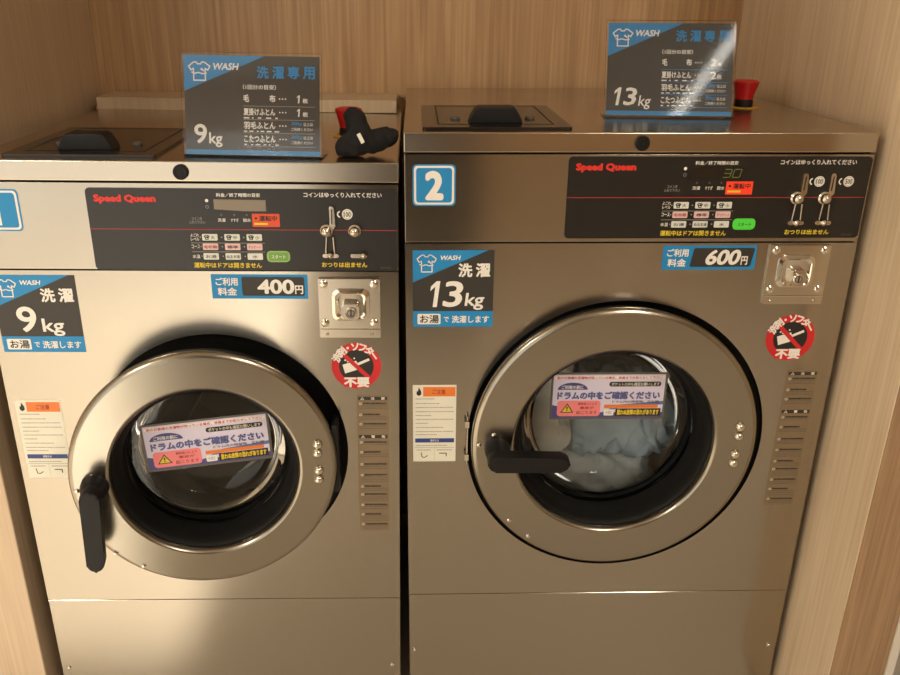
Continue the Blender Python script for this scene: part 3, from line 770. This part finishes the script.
# ------------------------------------------------------------------ signs on the tops
def wash_sign(label, num, rows, parent_mat, x, y, z0, W, H, yaw, lean):
    root = empty('acrylic_sign'); tag(root, label, 'sign', 'washing price signs on the machine tops')
    root.matrix_world = parent_mat @ Matrix.Translation((x, y, z0)) @ Matrix.Rotation(yaw, 4, 'Z')
    tilt = Matrix.Rotation(-lean, 4, 'X')
    # acrylic: leaning front board and a flat foot behind, one bent sheet
    bm = bmesh.new(); box(bm, -.004, W+.004, -.0042, -.0012, -.001, H+.004, .0006, 1); bm.transform(tilt)
    box(bm, -.004, W+.004, -.004, .055, -.0030, -.0005, .0006, 1)
    link('acrylic_stand', bm, M['acry'], root, smooth=False)
    bm = bmesh.new(); box(bm, 0, W, -.0008, 0, 0, H); bm.transform(tilt)
    card = link('sign_card', bm, M['char'], root, smooth=False)
    p = Print(-.0008).frame(0, H, W, H)
    p.poly([(0, 0), (.60, 0), (0, .36)], 'blue', 1); p.rect(0, .952, 1, 1, 'blue', 1)
    shirt(p, .035, .065, .195, .255, .0020); p.text('WASH', .215, .075, .405, .145, 'white', 2, .03, .2)
    for i, ch in enumerate('洗濯専用'): p.text(ch, .54+.113*i, .075 if num == '13' else .10, .54+.113*i+.088, .20 if num == '13' else .225, 'blue', 2, .03)
    p.text('（1回分の目安）', .435, .285, .680, .335, 'white', 2, .02)
    for k, (nm, q) in enumerate(rows):
        v = .385+.136*k
        if nm == '毛布': p.text('毛', .437, v, .480, v+.075, 'white', 2, .03); p.text('布', .630, v, .675, v+.075, 'white', 2, .03)
        else: p.text(nm, .437, v, .672, v+.075, 'white', 2, .03); p.dashes(.437, .70, v+.099, .014, 'white', 2, 5+k, .6)
        for j in range(3): a, b = p.pt(.705+.022*j, v+.04); p.ring(a, b, 0, .0012, 'white', 2, 8)
        if k < 2 and q == '1': p.one(.830, v, .866, v+.08, 'white', 2, .1); p.text('枚', .875, v+.03, .915, v+.08, 'white', 2, .03)
        elif k < 2: p.text(q, .835 if q == '1' else .825, v, .859 if q == '1' else .872, v+.08, 'white', 2, .02, .1); p.text('枚', .875, v+.03, .915, v+.08, 'white', 2, .03)
        else:
            p.text('20kg', .790, v-.005, .870, v+.040, 'blue', 2, .02, .15); p.text('以上は', .880, v+.002, .950, v+.038, 'white', 2, .01)
            p.text('ご利用ください', .79, v+.055, .95, v+.088, 'white', 2, .01)
        p.rect(.432, v+.113, .965, v+.118, 'blue' if num == '13' else 'grey', 2)
    if num == '13': p.one(.055, .70, .140, .895, 'white', 2, .16); p.text('3', .145, .70, .245, .895, 'white', 2, .02, .16); p.text('kg', .260, .785, .355, .935, 'white', 2, .01, .14)
    else: p.text('9', .065, .690, .160, .890, 'white', 2, .018, 0, 5); p.text('kg', .175, .775, .275, .925, 'white', 2, .018, 0, 4)
    p.bm.transform(tilt)
    p.done('sign_lettering', card)
    return root
def mw(o):
    return Matrix.Translation(o.location) @ o.rotation_euler.to_matrix().to_4x4()
wash_sign('9 kg washing sign in an acrylic stand, the left and lower of the two signs', '9',
          (('毛布', '1'), ('夏掛けふとん', '1'), ('羽毛ふとん', ''), ('こたつふとん', '')), mw(w1), .3300, .0448, .0036, .2085, .1465, -.0701, .214)
wash_sign('13 kg washing sign in an acrylic stand beside the uncovered red stop button', '13',
          (('毛布', '2'), ('夏掛けふとん', '2'), ('羽毛ふとん', ''), ('こたつふとん', '')), mw(w2), .3480, .1859, .0036, .2125, .1585, -.0993, .3976)

# ------------------------------------------------------------------ cloth: remeshed lumps
def lump(name, balls, mat, mat4, voxel=.004, folds=(.0, 10, 0), smooth=6, clamp=None):
    bm = bmesh.new()
    for (x, y, z, r, sx, sy, sz) in balls:
        bmesh.ops.create_icosphere(bm, subdivisions=3, radius=r, matrix=Matrix.Translation((x, y, z)) @ Matrix.Diagonal((sx, sy, sz, 1)))
    me = bpy.data.meshes.new('lump'); bm.to_mesh(me); bm.free()
    o = bpy.data.objects.new('lump', me); COL.objects.link(o)
    r = o.modifiers.new('r', 'REMESH'); r.mode = 'VOXEL'; r.voxel_size = voxel
    s = o.modifiers.new('s', 'SMOOTH'); s.iterations = smooth; s.factor = .5
    dg = bpy.context.evaluated_depsgraph_get(); me2 = bpy.data.meshes.new_from_object(o.evaluated_get(dg), depsgraph=dg)
    bpy.data.objects.remove(o); bpy.data.meshes.remove(me)
    amp, fr, seed = folds
    if amp:
        ns = [v.normal.copy() for v in me2.vertices]
        for v, nn in zip(me2.vertices, ns):
            p = Vector((v.co.x*1.25+v.co.z*.55, v.co.y*.9, v.co.z*.75-v.co.x*.35))*fr + Vector((seed, seed*1.7, 0))
            q = p + Vector((noise.noise(p*.8), noise.noise(p*.8+Vector((5, 0, 0))), noise.noise(p*.8+Vector((0, 9, 0)))))*1.2
            ridge = 1-abs(noise.noise(q))*2.2
            v.co += nn*amp*(ridge-.35 + .35*(1-abs(noise.noise(q*2.1))*2))
    if clamp:
        for v in me2.vertices:
            for i, lo, hi in clamp: v.co[i] = max(lo, min(hi, v.co[i]))
    for p in me2.polygons: p.use_smooth = True
    me2.name = name; me2.materials.clear(); me2.materials.append(mat)
    o = bpy.data.objects.new(name, me2); COL.objects.link(o); o.matrix_world = mat4
    return o
t2 = mw(w2)
tag(lump('towel', [(.255, .20, -.53, .075, .75, .8, 1.25), (.25, .21, -.595, .058, .9, .9, 1.0), (.285, .20, -.60, .06, .8, .9, 1), (.285, .20, -.49, .05, .8, .8, 1.1)], M['towel_w'], t2, .004, (.016, 19, 3), 3, ((0, .15, .322), (2, -.653, 0), (1, .148, .5))),
    'off-white towel on the left side of the drum behind the door handle', 'towel', 'laundry in the drum')
tag(lump('towel', [(.40, .20, -.575, .075, 1.1, .8, .95), (.47, .21, -.60, .07, 1.0, .9, .9), (.38, .20, -.52, .055, 1.1, .8, .8), (.36, .20, -.62, .055, 1.1, .8, .8), (.45, .21, -.54, .05, 1, .8, 1)], M['towel_b'], t2, .004, (.019, 17, 8), 3, ((0, .326, .60), (2, -.653, 0), (1, .148, .5))),
    'pale blue towel bunched on the right side of the drum', 'towel', 'laundry in the drum')
tag(lump('bed_sheet', [(.33, .20, -.700, .06, 1.6, .8, .8), (.42, .20, -.705, .06, 1.4, .8, .8), (.26, .21, -.69, .045, 1.1, .8, .8), (.37, .30, -.72, .06, 2.0, 1.4, .8)], M['sheet'], t2, .005, (.014, 18, 15), 3, ((2, -.785, -.657), (1, .148, .5))),
    'greyish white sheet lying in the bottom of the drum under both towels', 'bed sheet', 'laundry in the drum')
# black cloth pouch leaning at the covered stop button of washer 1
t1 = mw(w1)
bl = [(.592, .075, .048, .020, .85, .8, 1.0), (.587, .085, .058, .0155, .9, .8, .8), (.598, .07, .036, .019, .9, .85, 1), (.597, .062, .022, .022, 1.0, .8, .9), (.585, .058, .016, .021, 1.05, .8, .9), (.577, .055, .013, .018, .9, .75, .8),
      (.612, .068, .020, .020, 1, .85, .85), (.626, .074, .023, .019, 1, .85, .9), (.640, .080, .027, .016, 1, .9, .95), (.650, .084, .028, .013, .8, .9, 1.05)]
pouch = tag(lump('cloth_pouch', bl, M['blackcloth'], t1, .003, (.003, 30, 2), 3, ((2, .0016, 1), (0, 0, .6590))), 'floppy black cloth pouch in front of the covered red stop button', 'pouch')
bm = bmesh.new(); box(bm, -.003, .003, -.0006, .0006, -.008, .008); bm.transform(Matrix.Translation((.601, .0415, .030)) @ Matrix.Rotation(-.5, 4, 'Y') @ Matrix.Rotation(-.3, 4, 'X'))
link('care_tag', bm, M['cream'], pouch, smooth=False)
